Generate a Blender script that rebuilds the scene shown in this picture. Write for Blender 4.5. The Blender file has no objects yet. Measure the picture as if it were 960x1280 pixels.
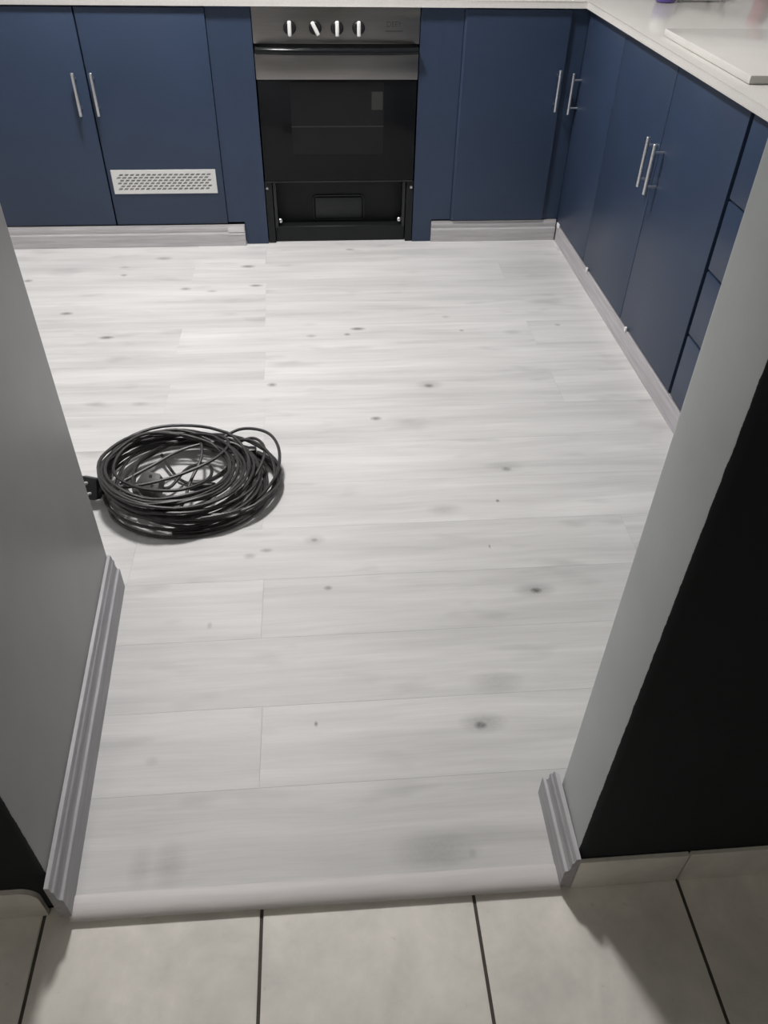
import bpy, bmesh, math, random
from mathutils import Vector, Matrix
from mathutils.noise import noise as mnoise

# ---------------------------------------------------------------- camera
CAM = Vector((-0.1006, -0.5397, 1.3084)); PITCH, YAW, ROLL, FPX = -41.087, -5.483, 1.322, 977.7
def cam_axes():
    pi, ya, ro = (math.radians(a) for a in (PITCH, YAW, ROLL))
    fw = Vector((-math.sin(ya)*math.cos(pi), math.cos(ya)*math.cos(pi), math.sin(pi)))
    r = fw.cross(Vector((0, 0, 1))).normalized(); u = r.cross(fw)
    return fw, math.cos(ro)*r + math.sin(ro)*u, -math.sin(ro)*r + math.cos(ro)*u
FW, RT, UP = cam_axes()
def floor_at(u, v, z=0.0):                       # a photo pixel on a level surface at height z
    d = FW + RT*((u-480)/FPX) - UP*((v-640)/FPX)
    return CAM + d*((z-CAM.z)/d.z)
S = bpy.context.scene
C = S.collection
cd = bpy.data.cameras.new('camera'); cam = bpy.data.objects.new('camera', cd); C.objects.link(cam)
cd.sensor_fit = 'VERTICAL'; cd.sensor_height = 36; cd.lens = FPX/1280*36; cd.clip_start = 0.02
M = Matrix((RT, UP, -FW)).transposed().to_4x4(); M.translation = CAM
cam.matrix_world = M; S.camera = cam
S.view_settings.view_transform = 'Standard'; S.view_settings.look = 'None'
S.view_settings.gamma = 1; S.view_settings.use_curve_mapping = False
S.view_settings.exposure = 0.0
w = bpy.data.worlds.new('world'); S.world = w; w.use_nodes = True
w.node_tree.nodes['Background'].inputs[0].default_value = (.6, .65, .7, 1)
w.node_tree.nodes['Background'].inputs[1].default_value = 0.02
KITCHEN_LIGHT = (-0.47, 1.95, 2.36); KITCHEN_POWER = 241.0      # emission of the round ceiling fitting
HALL_FILL = (-0.9, -1.7, 2.36); HALL_POWER = 60.0  # unseen lamp added to lift the ambient light in the hall

# ---------------------------------------------------------------- helpers
def meta(o, label=None, cat=None, group=None, kind=None):
    for k, v in (('label', label), ('category', cat), ('group', group), ('kind', kind)):
        if v: o[k] = v
    return o
def wloc(o):
    v = Vector((0, 0, 0))
    while o: v += o.location; o = o.parent
    return v
def empty(name, loc, parent=None):
    o = bpy.data.objects.new(name, None); C.objects.link(o); o.empty_display_size = .05
    o.location = Vector(loc)
    return o
def link(name, bm, mat, parent=None, smooth=False):
    """world-space bmesh -> one object with its origin at its own middle"""
    vs = [v.co for v in bm.verts]
    c = Vector([(min(v[i] for v in vs)+max(v[i] for v in vs))/2 for i in range(3)])
    c.z = min(v.z for v in vs)
    for v in bm.verts: v.co -= c
    bmesh.ops.recalc_face_normals(bm, faces=bm.faces)
    me = bpy.data.meshes.new(name); bm.to_mesh(me); bm.free()
    mats = mat if isinstance(mat, (list, tuple)) else [mat]
    for m in mats: me.materials.append(m)
    if smooth:
        for p in me.polygons: p.use_smooth = True
        me.set_sharp_from_angle(angle=math.radians(38))
    o = bpy.data.objects.new(name, me); C.objects.link(o)
    o.location = c - (wloc(parent) if parent else Vector())
    if parent: o.parent = parent
    return o
def add_box(bm, x0, x1, y0, y1, z0, z1, bev=0, seg=2):
    t = bmesh.new(); bmesh.ops.create_cube(t, size=1)
    for v in t.verts:
        v.co = Vector(((x0+x1)/2+v.co.x*(x1-x0), (y0+y1)/2+v.co.y*(y1-y0), (z0+z1)/2+v.co.z*(z1-z0)))
    if bev: bmesh.ops.bevel(t, geom=t.edges[:]+t.verts[:], offset=bev, segments=seg, affect='EDGES', profile=.5)
    merge(bm, t)
def merge(bm, t):
    me = bpy.data.meshes.new('t'); t.to_mesh(me); t.free(); bm.from_mesh(me); bpy.data.meshes.remove(me)
def box(name, b, mat, parent=None, bev=0, seg=2):
    bm = bmesh.new(); add_box(bm, *b, bev, seg); return link(name, bm, mat, parent, smooth=bev > 0)
def add_prism(bm, prof, A, B, fU, fV, bev=0):
    """2D profile (u,v) swept from A to B; fU,fV world axes of the profile"""
    A, B, fU, fV = Vector(A), Vector(B), Vector(fU), Vector(fV)
    t = bmesh.new()
    a = [t.verts.new(A+fU*u+fV*v) for u, v in prof]; b = [t.verts.new(B+fU*u+fV*v) for u, v in prof]
    n = len(prof)
    t.faces.new(a[::-1]); t.faces.new(b)
    for i in range(n): t.faces.new((a[i], a[(i+1) % n], b[(i+1) % n], b[i]))
    if bev: bmesh.ops.bevel(t, geom=t.edges[:], offset=bev, segments=2, affect='EDGES', profile=.5)
    merge(bm, t)
def add_tube(bm, pts, r, n=8, cap=True, radii=None):
    pts = [Vector(p) for p in pts]; rings = []
    prev = None
    for i, p in enumerate(pts):
        t = (pts[min(i+1, len(pts)-1)]-pts[max(i-1, 0)]).normalized()
        if prev is None:
            prev = t.orthogonal().normalized()
        s = (prev - t*prev.dot(t)).normalized(); prev = s; q = t.cross(s)
        rr = radii[i] if radii else r
        rings.append([bm.verts.new(p+(s*math.cos(2*math.pi*k/n)+q*math.sin(2*math.pi*k/n))*rr) for k in range(n)])
    for a, b in zip(rings, rings[1:]):
        for k in range(n): bm.faces.new((a[k], a[(k+1) % n], b[(k+1) % n], b[k]))
    if cap: bm.faces.new(rings[0][::-1]); bm.faces.new(rings[-1])
def add_lathe(bm, prof, base, axis, n=24):
    """(radius, height along axis)"""
    axis = Vector(axis).normalized(); s = axis.orthogonal().normalized(); q = axis.cross(s); base = Vector(base)
    rings = []
    for r, h in prof:
        rings.append([bm.verts.new(base+axis*h+(s*math.cos(2*math.pi*k/n)+q*math.sin(2*math.pi*k/n))*max(r, 1e-4)) for k in range(n)])
    for a, b in zip(rings, rings[1:]):
        for k in range(n): bm.faces.new((a[k], a[(k+1) % n], b[(k+1) % n], b[k]))
    bm.faces.new(rings[0][::-1]); bm.faces.new(rings[-1])

# ---------------------------------------------------------------- materials
class NT:
    def __init__(s, name):
        s.m = bpy.data.materials.new(name); s.m.use_nodes = True; s.t = s.m.node_tree; s.b = s.t.nodes['Principled BSDF']
    def n(s, typ, **kw):
        nd = s.t.nodes.new(typ)
        for k, v in kw.items():
            if k == 'ins':
                for i, x in v.items():
                    if isinstance(x, bpy.types.NodeSocket): s.t.links.new(x, nd.inputs[i])
                    else: nd.inputs[i].default_value = x
            else: setattr(nd, k, v)
        return nd
    def math(s, op, a, b=0.0, clamp=False):
        return s.n('ShaderNodeMath', operation=op, use_clamp=clamp, ins={0: a, 1: b}).outputs[0]
    def vmath(s, op, a, b):
        nd = s.n('ShaderNodeVectorMath', operation=op, ins={0: a, 1: b})
        return nd.outputs['Value'] if op == 'LENGTH' else nd.outputs[0]
    def mixc(s, f, a, b, blend='MIX'):
        nd = s.n('ShaderNodeMix', data_type='RGBA', blend_type=blend)
        for i, x in ((0, f), (6, a), (7, b)):
            if isinstance(x, bpy.types.NodeSocket): s.t.links.new(x, nd.inputs[i])
            else: nd.inputs[i].default_value = x
        return nd.outputs[2]
    def noise(s, vec, scale, detail=4, rough=.55, dist=0):
        return s.n('ShaderNodeTexNoise', ins={'Vector': vec, 'Scale': scale, 'Detail': detail, 'Roughness': rough, 'Distortion': dist}).outputs[0]
    def rng(s, v, a, b, c, d):
        return s.n('ShaderNodeMapRange', ins={0: v, 1: a, 2: b, 3: c, 4: d}).outputs[0]
    def set(s, **kw):
        for k, v in kw.items():
            k = k.replace('_', ' ')
            if isinstance(v, bpy.types.NodeSocket): s.t.links.new(v, s.b.inputs[k])
            else: s.b.inputs[k].default_value = v
        return s.m
    def pos(s): return s.n('ShaderNodeNewGeometry').outputs['Position']
    def bump(s, h, strength=.2, dist=.002):
        nd = s.n('ShaderNodeBump', ins={'Strength': strength, 'Distance': dist, 'Height': h}); s.t.links.new(nd.outputs[0], s.b.inputs['Normal'])
def c4(r, g, b): return (r, g, b, 1)
def srgb(r, g, b):
    f = lambda x: x/12.92 if x <= .04045 else ((x+.055)/1.055)**2.4
    return (f(r/255), f(g/255), f(b/255), 1)

def plain(name, col, rough=.5, metal=0, var=.06, scale=14, bump=0, spec=.5, bscale=120):
    t = NT(name); p = t.pos()
    k = t.rng(t.noise(p, scale, 3), .3, .7, 1-var, 1+var)
    c = t.mixc(1.0, col, t.n('ShaderNodeCombineColor', ins={0: k, 1: k, 2: k}).outputs[0], 'MULTIPLY')
    if bump: t.bump(t.noise(p, bscale, 2), bump, .001)
    return t.set(Base_Color=c, Roughness=rough, Metallic=metal, Specular_IOR_Level=spec)

KNOTS = [  # pixel u, v, half width mm, half depth mm, strength
 (601,906,13,9,.85),(604,903,34,18,.34),(670,738,14,9,.9),(668,737,36,16,.36),(633,586,13,9,.6),(630,583,40,18,.2),(536,482,15,11,.75),(537,481,32,18,.25),
 (447,411,20,9,.75),(434,418,9,7,.6),(389,420,14,9,.35),(470,523,13,8,.7),(340,481,12,9,.6),(393,675,9,7,.6),(393,675,20,14,.25),(410,735,8,6,.6),
 (320,357,20,8,.7),(310,333,22,10,.7),(232,361,16,10,.5),(265,364,16,8,.35),(133,422,20,9,.75),(83,392,18,9,.7),(35,351,14,10,.6),(155,344,10,8,.55),
 (205,323,26,12,.45),(156,334,16,8,.3),(395,905,3,5,.8),(622,626,4,5,.75),(612,683,2,6,.6),(577,413,7,6,.5),(697,406,9,7,.4),(312,695,12,8,.35),
 (333,688,12,6,.5),(437,312,16,7,.5),(620,853,42,22,.22),(545,1064,55,26,.30),(590,1066,8,9,.28),(212,1080,22,30,.20),(176,1084,16,30,.15),(262,782,5,8,.3),
 (190,952,10,8,.18),(640,415,26,12,.22),(557,396,12,9,.25),(555,637,34,16,.2),(460,480,0.1,0.1,0),(175,505,20,10,.25),(120,505,24,12,.25)]
def wood_floor(name, knots=True, base=(.645, .638, .632)):
    t = NT(name); p = t.pos()
    rnd = t.n('ShaderNodeObjectInfo').outputs['Random']
    off = t.n('ShaderNodeCombineXYZ', ins={0: t.math('MULTIPLY', rnd, 37.0), 1: t.math('MULTIPLY', rnd, 91.0), 2: t.math('MULTIPLY', rnd, 13.0)}).outputs[0]
    q = t.vmath('ADD', p, off)
    wob = t.noise(t.vmath('MULTIPLY', q, (1.6, 5, 1)), 1.0, 2)
    q2 = t.vmath('ADD', q, t.n('ShaderNodeCombineXYZ', ins={1: t.math('MULTIPLY', wob, .05)}).outputs[0])
    broad = t.noise(t.vmath('MULTIPLY', q2, (1.5, 15, 1)), 1.0, 3)
    mid = t.noise(t.vmath('MULTIPLY', q2, (3.0, 62, 1)), 1.0, 4, .6)
    fine = t.noise(t.vmath('MULTIPLY', q2, (9.0, 300, 1)), 1.0, 3, .6)
    k = t.rng(broad, .28, .72, .845, 1.085)
    k = t.math('MULTIPLY', k, t.rng(mid, .25, .75, .91, 1.07))
    k = t.math('MULTIPLY', k, t.rng(fine, .25, .75, .955, 1.035))
    k = t.math('MULTIPLY', k, t.rng(rnd, 0, 1, .95, 1.04))
    smudge = t.noise(t.vmath('MULTIPLY', q, (4.5, 13, 1)), 1.0, 2)
    k = t.math('MULTIPLY', k, t.rng(smudge, .60, .78, 1.0, .80))
    if knots:
        acc = None
        jit = t.noise(p, 130, 2)
        for (u, v, a, b, s) in KNOTS:
            if s <= 0: continue
            c = floor_at(u, v)
            d = t.vmath('MULTIPLY', t.vmath('SUBTRACT', p, (c.x, c.y, 0)), (1000/a, 1000/b, 0))
            g = t.rng(t.vmath('LENGTH', d, (0, 0, 0)), .35, 1.55, s, 0.0)
            acc = g if acc is None else t.math('MAXIMUM', acc, g)
        acc = t.math('MULTIPLY', acc, t.rng(jit, .3, .65, .78, 1.05))
        k = t.math('MULTIPLY', k, t.math('SUBTRACT', 1.0, t.math('MULTIPLY', acc, .88)))
    col = t.mixc(1.0, c4(*base), t.n('ShaderNodeCombineColor', ins={0: k, 1: k, 2: k}).outputs[0], 'MULTIPLY')
    t.bump(mid, .12, .0006)
    return t.set(Base_Color=col, Roughness=t.rng(mid, .2, .8, .42, .55), Specular_IOR_Level=.42)
def tile_mat():
    t = NT('grey_mottled_tile'); p = t.pos()
    a = t.noise(p, 5.5, 5, .6, .4); b = t.noise(p, 17, 4, .65)
    k = t.math('MULTIPLY', t.rng(a, .32, .68, .82, 1.07), t.rng(b, .3, .7, .93, 1.05))
    k = t.math('MULTIPLY', k, t.rng(t.noise(p, 60, 2), .70, .78, 1, .9))
    col = t.mixc(1.0, c4(.83, .795, .735), t.n('ShaderNodeCombineColor', ins={0: k, 1: k, 2: k}).outputs[0], 'MULTIPLY')
    return t.set(Base_Color=col, Roughness=.38, Specular_IOR_Level=.4)
def skirt_mat():
    """silver-grey brushed paint on timber"""
    t = NT('silver_grey_brushed_paint'); p = t.pos()
    a = t.noise(t.vmath('MULTIPLY', p, (60, 6, 90)), 1.0, 3); b = t.noise(t.vmath('MULTIPLY', p, (180, 14, 260)), 1.0, 2)
    k = t.math('MULTIPLY', t.rng(a, .3, .7, .86, 1.1), t.rng(b, .3, .7, .93, 1.07))
    col = t.mixc(1.0, c4(.385, .378, .40), t.n('ShaderNodeCombineColor', ins={0: k, 1: k, 2: k}).outputs[0], 'MULTIPLY')
    t.bump(b, .25, .0008)
    return t.set(Base_Color=col, Roughness=.46, Metallic=.0)
def skirt_x_mat(name='silver_grey_plinth_paint', swap=False, col=(.50, .485, .495)):
    t = NT(name); p = t.pos()
    if swap:
        q = t.n('ShaderNodeSeparateXYZ', ins={0: p}); p = t.n('ShaderNodeCombineXYZ', ins={0: q.outputs[1], 1: q.outputs[0], 2: q.outputs[2]}).outputs[0]
    a = t.noise(t.vmath('MULTIPLY', p, (5, 60, 90)), 1.0, 3); b = t.noise(t.vmath('MULTIPLY', p, (12, 180, 260)), 1.0, 2)
    k = t.math('MULTIPLY', t.rng(a, .3, .7, .84, 1.1), t.rng(b, .3, .7, .93, 1.07))
    col = t.mixc(1.0, c4(*col), t.n('ShaderNodeCombineColor', ins={0: k, 1: k, 2: k}).outputs[0], 'MULTIPLY')
    return t.set(Base_Color=col, Roughness=.42, Metallic=.1)
def blue_mat():
    t = NT('satin_navy_paint'); p = t.pos()
    a = t.noise(p, 4, 3); g = t.noise(t.vmath('MULTIPLY', p, (14, 14, 160)), 1.0, 3)
    k = t.math('MULTIPLY', t.rng(a, .3, .7, .93, 1.06), t.rng(g, .3, .7, .97, 1.03))
    col = t.mixc(1.0, c4(.0262, .0440, .0850), t.n('ShaderNodeCombineColor', ins={0: k, 1: k, 2: k}).outputs[0], 'MULTIPLY')
    t.bump(g, .08, .0005)
    return t.set(Base_Color=col, Roughness=.42, Specular_IOR_Level=.45)
def two_tone_wall(name, ylim, grey_col):
    """grey jamb, black-painted hall face, hand-cut ragged edge between the two colours"""
    t = NT(name); p = t.pos(); sep = t.n('ShaderNodeSeparateXYZ', ins={0: p})
    wob = t.rng(t.noise(t.vmath('MULTIPLY', p, (0, 0, 30)), 1.0, 5, .65), 0, 1, -.0032, .0032)
    y = t.math('ADD', sep.outputs[1], wob)
    black = t.math('LESS_THAN', y, ylim)
    fine = t.rng(t.noise(p, 7, 4), .3, .7, .95, 1.05)
    grey = t.mixc(1.0, c4(*grey_col), t.n('ShaderNodeCombineColor', ins={0: fine, 1: fine, 2: fine}).outputs[0], 'MULTIPLY')
    col = t.mixc(black, grey, c4(.021, .023, .027))
    t.bump(t.noise(p, 90, 3), .12, .0015)
    return t.set(Base_Color=col, Roughness=t.math('ADD', .42, t.math('MULTIPLY', black, .3)), Specular_IOR_Level=t.math('SUBTRACT', .4, t.math('MULTIPLY', black, .25)))
def stone_mat():
    t = NT('white_quartz'); p = t.pos()
    k = t.math('MULTIPLY', t.rng(t.noise(p, 260, 2), .3, .7, .95, 1.04), t.rng(t.noise(p, 6, 3), .3, .7, .97, 1.03))
    col = t.mixc(1.0, c4(.62, .605, .575), t.n('ShaderNodeCombineColor', ins={0: k, 1: k, 2: k}).outputs[0], 'MULTIPLY')
    return t.set(Base_Color=col, Roughness=.16, Specular_IOR_Level=.5)
def steel_mat(name, col, rough, aniso_x=True):
    t = NT(name); p = t.pos()
    g = t.noise(t.vmath('MULTIPLY', p, (8, 8, 900)), 1.0, 3)
    k = t.rng(g, .3, .7, .92, 1.06)
    c = t.mixc(1.0, col, t.n('ShaderNodeCombineColor', ins={0: k, 1: k, 2: k}).outputs[0], 'MULTIPLY')
    return t.set(Base_Color=c, Roughness=rough, Metallic=1.0)
WOOD = wood_floor('pale_grey_laminate'); NOSE = wood_floor('pale_grey_laminate_nosing', False, (.66, .632, .622))
TILE = tile_mat(); GROUT = plain('dark_grout', c4(.075, .066, .056), .9, var=.2, scale=60)
SKIRT = skirt_mat(); SKIRTX = skirt_x_mat(); SKIRTY = skirt_x_mat('silver_grey_side_plinth_paint', True, (.50, .48, .50)); BLUE = blue_mat(); STONE = stone_mat()
BRIGHTSTRIP = plain('bright_silver_strip', c4(.72, .71, .72), .25, .4, .05)
WHITEWALL = plain('white_wall_paint', c4(.58, .58, .57), .7, var=.03)
HALLWALL = plain('hall_wall_paint', c4(.35, .35, .35), .8, var=.03)
CEIL = plain('white_ceiling_paint', c4(.78, .78, .77), .8, var=.02)
SUB = plain('screed', c4(.12, .115, .11), .9, var=.1)
CARC = plain('dark_carcass', c4(.02, .028, .045), .6)
STEEL = steel_mat('brushed_stainless', c4(.24, .232, .225), .36)
CHROME = steel_mat('satin_nickel', c4(.80, .80, .80), .28)
KNOBSIL = plain('silver_knob_bar', c4(.86, .86, .84), .35, .1, .03)
BLK = plain('black_enamel', c4(.010, .011, .012), .35, var=.1)
BLKMAT = plain('matt_black_steel', c4(.008, .0095, .010), .55, var=.15, spec=.3)
BLKGLASS = plain('black_oven_glass', c4(.0085, .009, .010), .08, var=.02, spec=.14)
WINDOW = plain('smoked_oven_window', c4(.0135, .0135, .0145), .12, var=.05, spec=.13)
PALE = plain('faint_glass_gleam', c4(.026, .027, .024), .3, var=.1); LINE = plain('faint_rack_line', c4(.018, .018, .0185), .3)  # PALE is the colour of the gleam painted on the glass
HNDL = plain('gloss_black_handle', c4(.008, .0095, .0105), .16, var=.02, spec=.22)
PRINT = plain('grey_print', c4(.035, .034, .032), .5, var=.05)
CLIPW = plain('glossy_white_clip', c4(.9, .9, .9), .25, var=.02)
WPLASTIC = plain('white_plastic', c4(.66, .66, .64), .4, var=.03)
VENTBACK = plain('shaded_vent_back', c4(.34, .33, .31), .8)
RUBBER = plain('dark_rubber_cable', c4(.040, .036, .038), .42, var=.15, scale=40)
PLUGMAT = plain('dark_grey_rubber_plug', c4(.075, .070, .070), .5, var=.1)
BRASS = plain('plug_pin_metal', c4(.85, .84, .80), .35, .35, .02)
PURPLE = plain('purple_plastic', c4(.09, .06, .24), .3, var=.05)
PINK = plain('pink_plastic', c4(.52, .22, .26), .35, var=.05)

# ---------------------------------------------------------------- the setting
KX0, KX1, KY1, TOP = -2.35, 1.62, 3.30, 2.411
def struct(name, b, mat, bev=0): return meta(box(name, b, mat, bev=bev), kind='structure')
floor = struct('floor', (KX0, KX1, .0365, KY1, -.05, -.0075), SUB)
meta(floor, 'pale grey wood-look laminate floor of the kitchen, dotted with dark knots')
W, LEN, Y0 = .1743, 1.206, .037
plank_cache = {}
def plank_mesh(l, wd):
    key = (round(l, 4), round(wd, 4))
    if key not in plank_cache:
        bm = bmesh.new(); add_box(bm, -l/2+.0001, l/2-.0001, -wd/2+.0001, wd/2-.0001, -.0072, 0)
        e = [e for e in bm.edges if all(v.co.z > -1e-5 for v in e.verts)]
        bmesh.ops.bevel(bm, geom=e, offset=.0002, segments=1, affect='EDGES')
        bmesh.ops.recalc_face_normals(bm, faces=bm.faces)
        me = bpy.data.meshes.new('plank'); bm.to_mesh(me); bm.free(); me.materials.append(WOOD); plank_cache[key] = me
    return plank_cache[key]
for k in range(-1, 15):
    yc = Y0+(k+1.5)*W
    a = -.2435-.028*(yc-.3); b = -.57-.012*(yc-1.46)
    j = {3: b, 1: b, 7: b, 9: b, 12: b, 14: b, -1: b}.get(k, a)
    lo = -.60 if yc < .74 else KX0+.005
    hi = .272 if yc < .13 else (1.56 if yc < .72 else .96)
    if k in (-1,): hi = .60
    x = j-math.ceil((j-lo)/LEN+1)*LEN
    while x < hi:
        x0, x1 = max(x, lo), min(x+LEN, hi)
        if x1-x0 > .02:
            o = bpy.data.objects.new('plank', plank_mesh(x1-x0, W)); C.objects.link(o); o.parent = floor
            o.location = Vector(((x0+x1)/2, yc, 0))-floor.location
        x += LEN
# nosing at the doorway
TZ = -.014                                            # hall tiles lie a little lower than the laminate
pr = [(.0385, TZ+.001), (.0385, .0022), (.034, .004), (.016, .0038), (.008, .0026), (.003, -.0005), (0.0, -.0045), (.0008, -.009), (.004, TZ+.0005)]
bm = bmesh.new(); add_prism(bm, pr, (-.5335, .004, 0), (.2585, -.002, 0), (0, 1, 0), (0, 0, 1))
nos = link('trim_1', bm, NOSE, smooth=True); meta(nos, 'rounded wood-look threshold strip between laminate and tiles', kind='structure')
# hall tiles
hall = struct('floor_hall', (-2.35, 2.35, -2.45, .036, -.06, TZ-.0022), GROUT)
meta(hall, 'grey mottled square tiles with dark grout in front of the doorway')
TX, TW, G = -.2322, .3466, .0028
bm = bmesh.new(); add_box(bm, -TW/2+G, TW/2-G, -TW/2+G, TW/2-G, -.0095, 0)
e = [e for e in bm.edges if all(v.co.z > -1e-5 for v in e.verts)]
bmesh.ops.bevel(bm, geom=e, offset=.0012, segments=2, affect='EDGES'); bmesh.ops.recalc_face_normals(bm, faces=bm.faces)
tme = bpy.data.meshes.new('tile'); bm.to_mesh(tme); bm.free(); tme.materials.append(TILE)
for i in range(-6, 7):
    for j in range(7):
        o = bpy.data.objects.new('tile', tme); C.objects.link(o); o.parent = hall
        o.location = Vector((TX+(i+.5)*TW, .036-(j+.5)*TW, TZ))-hall.location
# walls
JX, LX0, LX1 = .276, -.549, -.585
WR = two_tone_wall('right_wall_paint', .0165, (.435, .462, .460)); WL = two_tone_wall('left_wall_paint', .0345, (.335, .333, .333))
def wall_poly(name, poly, z0, z1, mat, r=.007, corners=()):
    bm = bmesh.new(); add_prism(bm, [(0, 0)]+[(x-poly[0][0], y-poly[0][1]) for x, y in poly[1:]], (poly[0][0], poly[0][1], z0), (poly[0][0], poly[0][1], z1), (1, 0, 0), (0, 1, 0))
    es = [e for e in bm.edges if abs(e.verts[0].co.z-e.verts[1].co.z) > .5 and any((e.verts[0].co.xy-Vector(c)).length < 1e-4 for c in corners)]
    if es: bmesh.ops.bevel(bm, geom=es, offset=r, segments=4, affect='EDGES', profile=.5)
    return meta(link(name, bm, mat, smooth=True), kind='structure')
wr = wall_poly('wall_right', [(JX, .009), (2.35, .009), (2.35, .139), (JX+.004, .139)], .0005, TOP, WR, .009, [(JX, .009), (JX+.004, .139)])
meta(wr, 'wall right of the doorway, pale grey reveal and black hall face')
wl = wall_poly('wall_left', [(LX0, .029), (LX1, .732), (-2.35, .732), (-2.35, .029)], .0005, TOP, WL, .008, [(LX0, .029), (LX1, .732)])
meta(wl, 'grey side wall left of the doorway with black hall face')
struct('wall_header', (LX1+.036, JX-.001, .03, .139, 2.08, TOP), WHITEWALL)
struct('wall_back', (KX0, KX1+.1, KY1, KY1+.1, -.05, TOP), WHITEWALL)
struct('wall_kitchen_right', (KX1, KX1+.1, .1395, KY1-.001, -.05, TOP), WHITEWALL)
struct('wall_kitchen_left', (KX0-.1, KX0, .7325, KY1-.001, -.05, TOP), WHITEWALL)
struct('wall_hall_left', (-2.45, -2.351, -2.45, .028, -.06, TOP), HALLWALL)
struct('wall_hall_right', (2.351, 2.45, -2.45, .008, -.06, TOP), HALLWALL)
struct('wall_front', (-2.45, 2.45, -2.55, -2.451, -.06, TOP), HALLWALL)
struct('ceiling', (-2.45, 2.45, -2.55, 3.4, TOP+.001, TOP+.08), CEIL)
# tile skirting on the hall side of both walls
for (x0, x1) in ((.2775, .4575), (.4605, .7995), (.8025, 1.1415), (1.1445, 1.4835)):
    box('skirting_tile', (x0, x1, .0005, .0085, TZ+.0005, .0765), TILE, wr, bev=.001, seg=1)
bm = bmesh.new()
arc = [(-.600+.028*math.sin(a), .054+.028*math.cos(a)) for a in [math.radians(10*i) for i in range(10)]]
add_prism(bm, [(-.92, 0), (-.92, .082)]+arc+[(-.572, 0)], (0, .0285, TZ+.0005), (0, .0205, TZ+.0005), (1, 0, 0), (0, 0, 1)); link('skirting_tile', bm, TILE, wl)
box('skirting_tile', (-1.262, -.923, .0205, .0285, TZ+.0005, .0745), TILE, wl, bev=.001, seg=1)
# moulded skirting boards in the doorway (u = out from the wall, v = up)
SK = [(0, 0), (.0195, 0), (.0195, .050), (.0185, .0525), (.0140, .0540), (.0122, .0580), (.0112, .0650), (.0118, .0720), (.0112, .0780), (.0085, .0805), (.0080, .0870), (.0066, .0915), (0, .093)]
def skirting(name, A, B, out, mat, label, h=1.0, th=1.0, mitre=(0, 0)):
    A, B, out = Vector(A), Vector(B), Vector(out).normalized(); d = (B-A).normalized()
    bm = bmesh.new(); a = []; b = []
    for u, v in SK:
        a.append(bm.verts.new(A+out*u*th+Vector((0, 0, v*h))-d*u*th*mitre[0])); b.append(bm.verts.new(B+out*u*th+Vector((0, 0, v*h))+d*u*th*mitre[1]))
    n = len(SK); bm.faces.new(a[::-1]); bm.faces.new(b)
    for i in range(n): bm.faces.new((a[i], a[(i+1) % n], b[(i+1) % n], b[i]))
    return meta(link(name, bm, mat), label, kind='structure')
skirting('baseboard_right', (JX-.0005, .0, .0008), (JX+.002, .147, .0008), (-1, 0, 0), SKIRT, 'short silver-grey moulded skirting on the right door reveal', mitre=(0, 1))
d = Vector((LX1-LX0, .703, 0)).normalized()
skirting('baseboard_left', (LX0+.0012, .010, .0008), (LX1+.0006, .730, .0008), (d.y, -d.x, 0), SKIRT, 'long silver-grey moulded skirting along the left side wall', h=1.10, th=.92)

# ---------------------------------------------------------------- kitchen units
YD, YC = 2.672, 2.689         # door fronts and carcass / filler plane of the back run
XD, XC = .912, .929           # the same for the right-hand run
ZB, ZT, ZW = .088, .8425, .8645
YBACK, XBACK = KY1-.004, KX1-.004
def handle(parent, p, out, L=.142, mat=None):
    """bar handle with two posts; p = middle of the bar on the door face, out = door normal"""
    p, out = Vector(p), Vector(out); bm = bmesh.new(); q = p+out*.032
    r = .0060
    add_tube(bm, [q+Vector((0, 0, z)) for z in (-L/2, -L/2+.0012, L/2-.0012, L/2)], r, 12, radii=[r*.8, r, r, r*.8])
    for s in (-1, 1):
        add_tube(bm, [p+Vector((0, 0, s*.048)), q+Vector((0, 0, s*.048))], .0038, 10)
    return link('handle', bm, mat or CHROME, parent, smooth=True)
# --- cabinet left of the oven
cab = meta(empty('base_cabinet', (-.91, 2.99, 0)), 'navy two-door base cabinet with a white vent grille, left of the oven', 'cabinet', 'navy kitchen cabinets')
box('body', (-1.37, -.462, YC+.001, YBACK, ZB, ZT-.002), CARC, cab)
d1 = box('door', (-1.366, -.9025, YD, YC, ZB+.002, ZT-.006), BLUE, cab, .0015, 2)
handle(d1, (-.9395, YD, .571), (0, -1, 0))
d2 = box('door', (-.8965, -.4575, YD, YC, ZB+.002, ZT-.006), BLUE, cab, .0015, 2)
handle(d2, (-.8755, YD, .571), (0, -1, 0))
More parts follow.
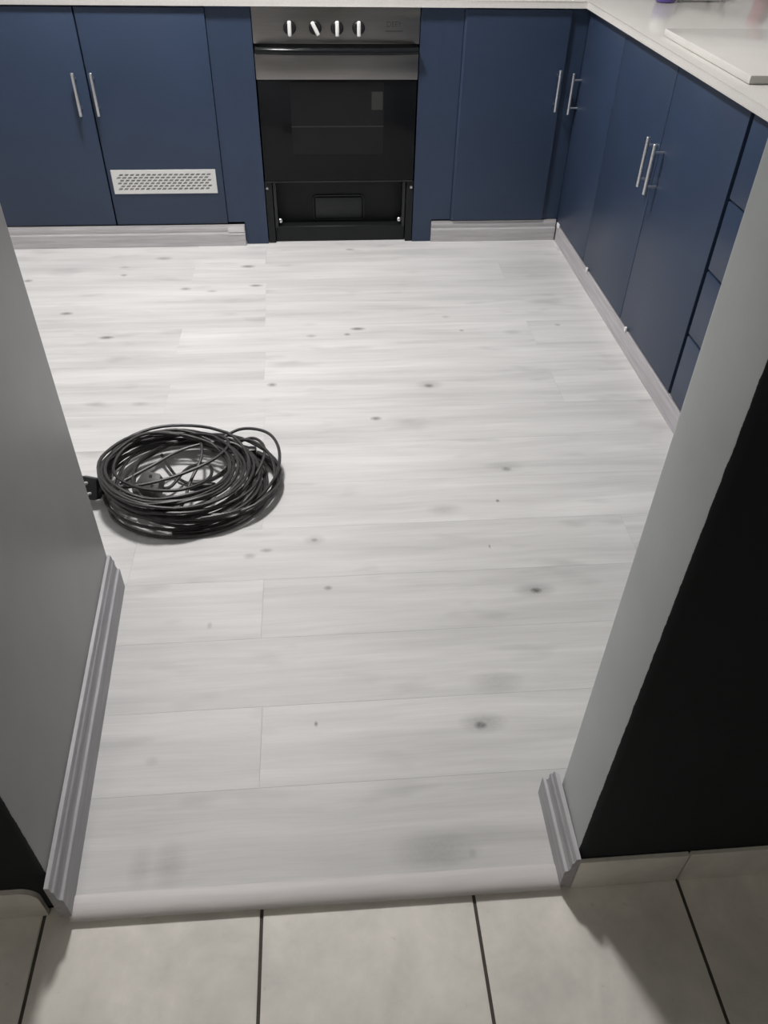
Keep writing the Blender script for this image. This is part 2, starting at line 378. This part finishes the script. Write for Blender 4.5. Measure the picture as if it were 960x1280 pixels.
# vent grille: plate with staggered slots
vx0, vx1, vz0, vz1, vy = -.882, -.4835, .2125, .302, YD-.0045
bm = bmesh.new()
cols, rows, mx, mz = 17, 6, .016, .013
cw, ch = (vx1-vx0-2*mx)/(cols+.5), (vz1-vz0-2*mz)/rows
def quad(pts): bm.faces.new([bm.verts.new(p) for p in pts])
def P(x, z, y=vy): return Vector((x, y, z))
for r in range(rows):
    z0 = vz0+mz+r*ch; z1 = z0+ch; xo = vx0+mx+(cw/2 if r % 2 else 0)
    xa, xb = vx0+mx, vx1-mx
    if r % 2: quad([P(xa, z0), P(xo, z0), P(xo, z1), P(xa, z1)])
    else: quad([P(xb-cw/2, z0), P(xb, z0), P(xb, z1), P(xb-cw/2, z1)])
    for c in range(cols):
        x0 = xo+c*cw; x1 = x0+cw
        o_ = [(x0, z0), (x1, z0), (x1, z1), (x0, z1)]
        hx0, hx1, hz0, hz1 = x0+cw*.17, x1-cw*.17, z0+ch*.13, z1-ch*.13; sk = cw*.13
        h_ = [(hx0-sk, hz0), (hx1-sk, hz0), (hx1+sk, hz1), (hx0+sk, hz1)]
        for i in range(4):
            j = (i+1) % 4
            quad([P(*o_[i]), P(*o_[j]), P(*h_[j]), P(*h_[i])])
            quad([P(*h_[i]), P(*h_[j]), P(*h_[j], vy+.003), P(*h_[i], vy+.003)])
for (a0, a1, b0, b1) in ((vx0, vx1, vz0, vz0+mz), (vx0, vx1, vz1-mz, vz1), (vx0, vx0+mx, vz0+mz, vz1-mz), (vx1-mx, vx1, vz0+mz, vz1-mz)):
    quad([P(a0, b0), P(a1, b0), P(a1, b1), P(a0, b1)])
for (p0, p1) in (((vx0, vz0), (vx1, vz0)), ((vx1, vz0), (vx1, vz1)), ((vx1, vz1), (vx0, vz1)), ((vx0, vz1), (vx0, vz0))):
    quad([P(*p0), P(*p1), P(*p1, YD-.0002), P(*p0, YD-.0002)])
bmesh.ops.remove_doubles(bm, verts=bm.verts, dist=1e-5)
meta(link('vent_grille', bm, WPLASTIC, d2), 'white plastic vent grille with rows of staggered slots')
box('vent_backing', (vx0+.004, vx1-.004, YD-.0014, YD-.0003, vz0+.004, vz1-.004), VENTBACK, d2)
# --- panels round the oven
hs = meta(empty('oven_housing', (0, 2.99, 0)), 'navy panels and filler strips framing the oven', 'oven housing')
bm = bmesh.new()
pf = [(-.3905, .018), (-.386, .0045), (-.380, .001), (-.3000, .001), (-.3000, ZT-.002), (-.3905, ZT-.002)]
add_prism(bm, pf, (0, YD+.008, 0), (0, YBACK, 0), (1, 0, 0), (0, 0, 1)); link('side_panel', bm, BLUE, hs)
box('side_panel', (.3000, .3765, YD+.008, YBACK, .001, ZT-.002), BLUE, hs)
box('filler_strip', (-.4555, -.3906, YD+.008, YC+.02, ZB+.004, ZT-.002), BLUE, hs)
box('filler_strip', (.3766, .4550, YD+.008, YC+.02, ZB+.004, ZT-.002), BLUE, hs)
# --- corner cabinet
cc = meta(empty('corner_cabinet', (1.2, 2.9, 0)), 'navy corner cabinet with one door on each run, right of the oven', 'cabinet', 'navy kitchen cabinets')
bm = bmesh.new()
add_prism(bm, [(.458, YC+.001), (XC+.001, YC+.001), (XC+.001, 2.276), (XBACK, 2.276), (XBACK, YBACK), (.458, YBACK)], (0, 0, ZB), (0, 0, ZT-.002), (1, 0, 0), (0, 1, 0)); link('body', bm, CARC, cc)
bm = bmesh.new(); add_prism(bm, [(.4560, YC), (.4560, YD+.011), (.4650, YD), (.8430, YD), (.8430, YC)], (0, 0, ZB+.002), (0, 0, ZT-.006), (1, 0, 0), (0, 1, 0)); cd1 = link('door', bm, BLUE, cc); handle(cd1, (.8225, YD, .581), (0, -1, 0))
cd2 = box('door', (XD, XC, 2.2755, 2.684, ZB-.012, ZT-.006), BLUE, cc, .0015, 2); handle(cd2, (XD, 2.659, .567), (-1, 0, 0))
box('filler_strip', (.8445, XD-.001, YC-.004, YC, ZB, ZT-.004), BLUE, cc)
# --- double cabinet on the right run
rc = meta(empty('base_cabinet', (1.24, 1.81, 0)), 'navy two-door base cabinet with paired bar handles under the white slab', 'cabinet', 'navy kitchen cabinets')
box('body', (XC+.001, XBACK, 1.345, 2.2745, ZB-.012, ZT-.002), CARC, rc)
rd1 = box('door', (XD, XC, 1.8145, 2.2735, ZB-.012, ZT-.006), BLUE, rc, .0015, 2); handle(rd1, (XD, 1.836, .574), (-1, 0, 0))
rd2 = box('door', (XD, XC, 1.3535, 1.8115, ZB-.012, ZT-.006), BLUE, rc, .0015, 2); handle(rd2, (XD, 1.776, .571), (-1, 0, 0))
# --- drawers
dw = meta(empty('drawer_cabinet', (1.24, 1.05, 0)), 'navy drawer cabinet partly behind the right door reveal', 'cabinet', 'navy kitchen cabinets')
box('body', (XC+.001, XBACK, .744, 1.3435, ZB-.012, ZT-.002), CARC, dw)
zs = [ZB-.010, .276, .461, .641, ZT-.004]
for a, b in zip(zs, zs[1:]):
    dr = box('drawer', (XD-.003, XC, .745, 1.3315, a+.002, b-.003), BLUE, dw, .003, 2)
    bm = bmesh.new(); zc = (a+b)/2
    add_tube(bm, [(XD-.032, 1.038-.071, zc), (XD-.032, 1.038+.071, zc)], .0052, 12)
    for s in (-1, 1): add_tube(bm, [(XD-.003, 1.038+s*.048, zc), (XD-.032, 1.038+s*.048, zc)], .0038, 10)
    link('handle', bm, CHROME, dr, True)
# --- worktop: one L of white quartz
bm = bmesh.new()
add_prism(bm, [(-1.375, YD-.012), (XD-.022, YD-.012), (XD-.022, .735), (XBACK, .735), (XBACK, YBACK), (-1.375, YBACK)], (0, 0, ZT), (0, 0, ZW), (1, 0, 0), (0, 1, 0), .002)
wt = link('worktop', bm, STONE, smooth=True); meta(wt, 'white quartz worktop running over all the navy cabinets', 'worktop')
# --- plinths in the same moulded board
PL = [(0, 0), (.014, 0), (.014, .047), (.0125, .051), (.0095, .0525), (.0085, .056), (.0100, .063), (.0100, .072), (.0080, .078), (.0080, .084), (0, .084)]
def plinth(name, A, B, out, label, prof=PL, mat=None):
    bm = bmesh.new(); add_prism(bm, prof, A, B, out, (0, 0, 1)); return meta(link(name, bm, mat or SKIRTX), label, kind='structure')
pb = plinth('baseboard_back', (-1.366, YC-.014, .0008), (-.3915, YC-.014, .0008), (0, -1, 0), 'silver-grey moulded plinth under the cabinet with the vent grille')
box('plinth_end_strip', (-.4600, -.3935, YC-.0265, YC-.0225, .056, .0825), BRIGHTSTRIP, pb, .001)
box('plinth_end_strip', (-.4600, -.3935, YC-.0300, YC-.0285, .047, .0505), BRIGHTSTRIP, pb)
plinth('baseboard_corner', (.3780, YC-.002, .0008), (XD-.004, YC-.002, .0008), (0, -1, 0), 'silver-grey moulded plinth between the oven and the corner')
PS = [(0, 0), (.012, 0), (.012, .064), (.010, .070), (0, .070)]
pr_ = plinth('baseboard_side', (XD+.010, 2.664, .0008), (XD+.010, .746, .0008), (-1, 0, 0), 'plain silver-grey plinth along the right-hand cabinets', PS, SKIRTY)
for (y, l) in ((2.640, .030), (2.205, .011), (1.738, .011)):
    box('plinth_clip', (XD-.0070, XD-.0005, y-l/2, y+l/2, .0660, .0830), CLIPW, pr_, .001, 1)

# ---------------------------------------------------------------- oven
ov = meta(empty('oven', (0, 2.99, 0)), 'built-under oven with steel control panel, four knobs and black glass door', 'oven')
HW = .2975
box('body', (-.290, .290, YC+.020, YBACK-.03, .262, ZT-.003), BLKMAT, ov)
fp = box('control_panel', (-HW, HW, YD+.008, YC+.019, .7270, ZT-.003), STEEL, ov, .002, 2)
for i, (x, ang) in enumerate(((-.166, 0), (-.076, 28), (.0015, 0), (.078, 0))):
    bm = bmesh.new(); add_lathe(bm, [(.0225, 0), (.0225, .004), (.0205, .008), (.0175, .010), (.0165, .016), (0, .0165)], (x, YD+.0079, .7765), (0, -1, 0), 28)
    kn = link('knob', bm, BLK, fp, True)
    bm = bmesh.new(); add_box(bm, -.0068, .0068, -.0095, 0, -.0245, .0245, .0046, 3)
    bmesh.ops.rotate(bm, verts=bm.verts, cent=(0, 0, 0), matrix=Matrix.Rotation(math.radians(-ang), 3, 'Y'))
    bmesh.ops.translate(bm, verts=bm.verts, vec=(x, YD-.0080, .7765)); meta(link('pointer', bm, KNOBSIL, kn, True), 'silver pointer bar')
# faint maker's print
def text_part(txt, x, z, size, y, mat, parent):
    cu = bpy.data.curves.new('t', 'FONT'); cu.body = txt; cu.size = size; cu.align_x = 'CENTER'; cu.extrude = .0001
    t = bpy.data.objects.new('t', cu); C.objects.link(t); bpy.context.view_layer.update()
    me = bpy.data.meshes.new_from_object(t.evaluated_get(bpy.context.evaluated_depsgraph_get()))
    bpy.data.objects.remove(t); bm = bmesh.new(); bm.from_mesh(me)
    bmesh.ops.rotate(bm, verts=bm.verts, cent=(0, 0, 0), matrix=Matrix.Rotation(math.radians(90), 3, 'X'))
    bmesh.ops.translate(bm, verts=bm.verts, vec=(x, y, z)); return link('print', bm, mat, parent)
text_part('DEFY', .205, .780, .024, YD+.0077, PRINT, fp)
box('print', (.174, .237, YD+.0075, YD+.0079, .7655, .7690), PRINT, fp)
# bowed handle bar between panel and door
bm = bmesh.new(); ring = []
n = 25
pts = []
for i in range(n):
    s = i/(n-1)*2-1
    pts.append((s*.291, YC-.030-.016*(1-s**4), .7095))
add_tube(bm, pts, .0115, 12)
for s in (-1, 1): add_tube(bm, [(s*.285, YC-.030, .7095), (s*.285, YC+.019, .7095)], .009, 10)
hb = bmesh.new(); merge(hb, bm); link('handle', hb, HNDL, ov, True)
box('handle_recess', (-.294, .294, YC+.006, YC+.019, .697, .7265), BLKMAT, ov)
door = box('door', (-.294, .294, YC-.010, YC+.019, .252, .612), BLKGLASS, ov, .0015, 2)
box('steel_band', (-.2965, .2965, YC-.0125, YC+.019, .6125, .6965), STEEL, door, .0015, 2)
box('window', (-.178, .172, YC-.0108, YC-.0102, .352, .604), WINDOW, door)
box('window_line', (-.178, .172, YC-.0113, YC-.0109, .4500, .4545), LINE, door)
box('window_gleam', (.126, .168, YC-.0113, YC-.0109, .510, .572), PALE, door, .0001, 1)  # gleam on the oven glass, put in as a flat paler patch
box('bottom_seal', (-.292, .292, YC-.0115, YC+.019, .2465, .2515), BLK, door)
# open base below the door
ob = box('base_back', (-.284, .284, YC+.060, YC+.064, .002, .246), BLKMAT, ov)
for s in (-1, 1):
    box('base_upright', (s*.2965 if s < 0 else .270, -.270 if s < 0 else .2965, YC-.004, YC+.058, .002, .246), BLKMAT, ov)
    box('runner', (-.266 if s < 0 else .255, -.255 if s < 0 else .266, YC+.004, YC+.058, .060, .240), BLK, ov)
    bm = bmesh.new(); add_lathe(bm, [(.0085, 0), (.008, .003), (.005, .005), (0, .0052)], (s*.246, YC+.0225, .083), (0, -1, .35), 14); link('screw', bm, CHROME, ov, True)
    bm = bmesh.new(); add_lathe(bm, [(.006, 0), (.005, .003), (0, .0035)], (s*.2885, YC-.0042, .222), (0, -1, .2), 12); link('screw', bm, CHROME, ov, True)
box('base_rail', (-.268, .268, YC+.010, YC+.058, .002, .064), BLKMAT, ov, .002, 1)
bm = bmesh.new()      # raised rim of the cover plate
def rrect(x0, x1, z0, z1, r, y):
    out = []
    for cx, cz, a0 in ((x1-r, z1-r, 0), (x0+r, z1-r, 90), (x0+r, z0+r, 180), (x1-r, z0+r, 270)):
        for i in range(5):
            a = math.radians(a0+i*22.5); out.append((cx+r*math.cos(a), y, cz+r*math.sin(a)))
    return out
rp = rrect(-.108, .100, .074, .172, .014, YC+.057); rp.append(rp[0]); add_tube(bm, rp, .003, 6)
link('cover_rim', bm, BLK, ov, True)
box('cover_plate', (-.100, .092, YC+.052, YC+.0595, .080, .165), plain('dark_green_grey_enamel', c4(.016, .020, .020), .5), ov, .004, 2)

# ---------------------------------------------------------------- things on the worktop
slab = box('stone_slab', (XD+.030, 1.44, 1.462, 2.045, ZW+.0005, ZW+.0200), STONE, None, .003, 2)
meta(slab, 'loose white quartz slab lying on the worktop', 'slab')
pb_ = meta(empty('bottle', (1.168, 2.657, ZW)), 'white bottle with a purple base standing on the worktop corner', 'bottle')
bm = bmesh.new(); add_lathe(bm, [(.030, .0006), (.034, .003), (.035, .010), (.035, .055), (.033, .060)], (1.168, 2.657, ZW), (0, 0, 1)); link('base', bm, PURPLE, pb_, True)
bm = bmesh.new(); add_lathe(bm, [(.033, .060), (.035, .066), (.035, .150), (.028, .170), (.013, .180), (.013, .195)], (1.168, 2.657, ZW), (0, 0, 1)); link('shell', bm, WPLASTIC, pb_, True)
bm = bmesh.new(); add_lathe(bm, [(.015, .195), (.015, .222), (.013, .224)], (1.168, 2.657, ZW), (0, 0, 1)); link('cap', bm, PURPLE, pb_, True)
tr = meta(empty('tray', (1.307, 2.726, ZW)), 'small white plastic tray beside the purple-based bottle', 'tray')
bm = bmesh.new(); tx0, tx1, ty0, ty1 = 1.214, 1.400, 2.652, 2.800
add_box(bm, tx0, tx1, ty0, ty1, ZW+.006, ZW+.010, .001, 1)
for (a, b, c_, d_) in ((tx0, tx1, ty0, ty0+.004), (tx0, tx1, ty1-.004, ty1), (tx0, tx0+.004, ty0, ty1), (tx1-.004, tx1, ty0, ty1)): add_box(bm, a, b, c_, d_, ZW+.006, ZW+.036)
link('dish', bm, WPLASTIC, tr)
for x in (tx0+.014, tx1-.014):
    for y in (ty0+.014, ty1-.014): box('foot', (x-.006, x+.006, y-.006, y+.006, ZW+.0005, ZW+.006), WPLASTIC, tr)
so = meta(empty('soap_bottle', (1.586, 2.778, ZW)), 'small pink soap bottle standing against the right kitchen wall', 'bottle')
bm = bmesh.new(); add_lathe(bm, [(.024, .0006), (.027, .004), (.027, .035), (.02, .045), (.010, .050), (.010, .056)], (1.586, 2.778, ZW), (0, 0, 1)); link('shell', bm, PINK, so, True)
bm = bmesh.new(); add_lathe(bm, [(.012, .056), (.012, .07), (.006, .074)], (1.586, 2.778, ZW), (0, 0, 1)); link('cap', bm, WPLASTIC, so, True)

# ---------------------------------------------------------------- coiled extension cord
random.seed(11)
CR = .0042
ec = meta(empty('extension_cord', (-.47, 1.10, 0)), 'coiled black extension cord lying on the pale laminate floor', 'extension cord')
# each turn: centre x, y, radius x, radius y, height at back / front / left / right (m)
turns = [
 (-.470, 1.085, .205, .185, .006), (-.462, 1.092, .212, .190, .008), (-.465, 1.080, .190, .170, .014), (-.472, 1.090, .200, .182, .018),
 (-.425, 1.085, .198, .165, .010), (-.408, 1.088, .188, .160, .022), (-.402, 1.080, .184, .168, .034), (-.420, 1.075, .196, .172, .030),
 (-.470, 1.082, .196, .188, .034), (-.478, 1.085, .185, .170, .040), (-.470, 1.078, .202, .176, .046), (-.482, 1.080, .180, .182, .050),
 (-.476, 1.083, .192, .172, .055), (-.490, 1.078, .174, .158, .060), (-.484, 1.074, .182, .165, .066), (-.498, 1.078, .160, .148, .070),
 (-.492, 1.070, .170, .152, .075), (-.486, 1.080, .186, .180, .070), (-.500, 1.072, .152, .138, .079)]
path = []
NP = 44
def lerp(a, b, f): return a+(b-a)*f
for i in range(len(turns)*NP):
    t = i/NP; k = int(t); f = t-k; f = f*f*(3-2*f)
    A, B = turns[k], turns[min(k+1, len(turns)-1)]
    cx, cy, rx, ry, h = (lerp(a, b, f) for a, b in zip(A, B))
    th = 2*math.pi*t+1.0
    wob = 1+.05*mnoise(Vector((math.cos(th)*1.2+k*3.1, math.sin(th)*1.2, t*.25)))
    z = CR+.0008+.014*(1-math.cos(th-.2))*min(1, t/2)+max(0, h*.92+.022*mnoise(Vector((math.cos(th)*1.1, math.sin(th)*1.1, t*.9+5)))-.006)
    path.append(Vector((cx+rx*wob*math.cos(th), cy+ry*wob*math.sin(th), z)))
# first end runs out to the plug at the wall, last end dives inside to the socket
def spline(pts, n=10):
    pts = [Vector(p) for p in pts]; out = []
    for i in range(len(pts)-1):
        p0, p1, p2, p3 = pts[max(i-1, 0)], pts[i], pts[i+1], pts[min(i+2, len(pts)-1)]
        for j in range(n):
            t = j/n; out.append(.5*((2*p1)+(-p0+p2)*t+(2*p0-5*p1+4*p2-p3)*t*t+(-p0+3*p1-3*p2+p3)*t**3))
    out.append(pts[-1]); return out
sock = Vector((-.545, 1.055, .0)); plug = Vector((-.696, 1.055, .0))
tail = spline([path[-6], path[-1], (-.53, 1.215, .085), (-.615, 1.15, .088), (-.63, 1.05, .086), (-.56, .985, .084), (-.46, .975, .080), (-.395, 1.03, .070), (-.405, 1.11, .052), (-.46, 1.12, .036), sock+Vector((.045, .008, .022)), sock+Vector((.02, .002, .022))])[10:]
head = spline([plug+Vector((.012, .012, .028)), plug+Vector((.035, -.02, .014)), (-.625, .955, .007), (-.53, .895, .006), (-.40, .89, .006), (-.29, .955, .007), (-.262, 1.07, .008), (-.285, 1.165, .007), path[0]])[:-1]
bm = bmesh.new(); add_tube(bm, head+path+tail, CR, 8); link('cable', bm, RUBBER, ec, True)
# loose strands: chords across the hole and a wide loop on the right
chords = [
 [(-.655, 1.02, .062), (-.60, 1.005, .070), (-.50, 1.03, .072), (-.40, 1.09, .075), (-.355, 1.16, .074), (-.38, 1.22, .062), (-.46, 1.25, .05)],
 [(-.62, 1.04, .055), (-.55, 1.10, .060), (-.47, 1.17, .062), (-.37, 1.19, .066), (-.31, 1.15, .060), (-.30, 1.06, .052)],
 [(-.60, .985, .050), (-.50, .965, .060), (-.40, .985, .064), (-.35, 1.05, .066), (-.36, 1.12, .062), (-.40, 1.17, .05)],
 [(-.475, 1.23, .050), (-.435, 1.20, .066), (-.425, 1.13, .060), (-.445, 1.05, .048), (-.46, .96, .040), (-.49, .93, .035)],
 [(-.40, 1.22, .040), (-.33, 1.255, .060), (-.255, 1.225, .066), (-.222, 1.15, .058), (-.235, 1.06, .036), (-.30, .975, .020), (-.39, .93, .010), (-.47, .91, .008)],
 [(-.38, 1.20, .030), (-.30, 1.225, .050), (-.262, 1.17, .050), (-.285, 1.07, .040), (-.35, .99, .030), (-.43, .94, .02)],
 [(-.36, 1.215, .044), (-.30, 1.20, .060), (-.245, 1.14, .05), (-.238, 1.05, .02), (-.29, .955, .006), (-.38, .905, .006), (-.48, .90, .006)],
 [(-.54, 1.19, .03), (-.49, 1.11, .012), (-.44, 1.09, .006), (-.38, 1.13, .006), (-.34, 1.20, .01)],
 [(-.33, 1.19, .05), (-.345, 1.11, .045), (-.36, 1.03, .05), (-.40, .965, .05), (-.47, .935, .04)],
]
for c in chords:
    bm = bmesh.new(); add_tube(bm, spline([(x, y, max(z, CR+.001)) for x, y, z in c], 9), CR, 8); link('cable_strand', bm, RUBBER, ec, True)
# socket: wedge-shaped coupler facing up, with three holes
def rot_place(bm, loc, rz, rx=0, ry=0):
    m = Matrix.Translation(Vector(loc)) @ Matrix.Rotation(rz, 4, 'Z') @ Matrix.Rotation(rx, 4, 'X') @ Matrix.Rotation(ry, 4, 'Y')
    bmesh.ops.transform(bm, matrix=m, verts=bm.verts)
prof = [(-.020, .030), (.020, .030), (.026, .024), (.033, -.014), (.030, -.022), (.022, -.026), (-.022, -.026), (-.030, -.022), (-.033, -.014), (-.026, .024)]
bm = bmesh.new(); add_prism(bm, prof, (0, 0, 0), (0, 0, .034), (1, 0, 0), (0, 1, 0), .003)
SO = (sock.x, sock.y, .024); SR = (-.35, .42, 0)
rot_place(bm, SO, *SR); sb = link('socket', bm, PLUGMAT, ec, True)
for hx, hy, hr in ((0, .017, .0048), (-.014, -.008, .0040), (.014, -.008, .0040)):
    bm = bmesh.new(); add_lathe(bm, [(hr, .0335), (hr, .0345)], (hx, hy, 0), (0, 0, 1), 12); rot_place(bm, SO, *SR); link('pin_hole', bm, BLK, sb)
# strain relief / inline grip lying inside the coil
bm = bmesh.new(); add_tube(bm, [(-.455, 1.060, .020), (-.452, 1.060, .020), (-.39, 1.058, .020), (-.385, 1.058, .020)], .011, 12, radii=[.007, .011, .011, .008]); link('cord_grip', bm, BLK, ec, True)
bm = bmesh.new(); add_box(bm, -.318, -.285, 1.172, 1.192, .030, .048, .003, 2); link('cord_clip', bm, BLK, ec, True)
# plug lying at the wall, pins up
bm = bmesh.new(); add_prism(bm, prof, (0, 0, 0), (0, 0, .026), (1, 0, 0), (0, 1, 0), .003); PO = (plug.x, plug.y, .032); PR_ = (-.35, 1.0, 0)
rot_place(bm, PO, *PR_); pg = link('plug', bm, BLK, ec, True)
for hx, hy, hr in ((0, .015, .0042), (-.013, -.009, .0035), (.013, -.009, .0035)):
    bm = bmesh.new(); add_lathe(bm, [(hr, .025), (hr, .044), (hr*.6, .046)], (hx, hy, 0), (0, 0, 1), 12); rot_place(bm, PO, *PR_); link('pin', bm, BRASS, pg, True)

# ---------------------------------------------------------------- kitchen ceiling lamp and added hall fill
def lamp(name, loc, power, col, label, R=.16):
    t = NT(name+'_glow'); m = t.set(Base_Color=c4(.8, .8, .8), Emission_Color=col, Emission_Strength=power)
    L = meta(empty(name, loc), label, 'ceiling light')
    bm = bmesh.new(); add_lathe(bm, [(R+.015, .05), (R+.02, .03), (R+.012, 0), (R-.004, 0)], (loc[0], loc[1], loc[2]), (0, 0, 1), 32); link('housing', bm, WPLASTIC, L, True)
    bm = bmesh.new(); add_lathe(bm, [(R-.006, -.001), (R-.01, -.014), (R*.7, -.026), (R*.3, -.031), (0, -.032)], (loc[0], loc[1], loc[2]), (0, 0, 1), 32); link('diffuser', bm, m, L, True)
    return L
lamp('ceiling_light', KITCHEN_LIGHT, KITCHEN_POWER, c4(1.0, .975, .965), 'round white ceiling light over the kitchen floor')
lamp('hall_fill_light', HALL_FILL, HALL_POWER, c4(1.0, .95, .84), 'dim round fill light added in the unseen part of the tiled hall', .12)
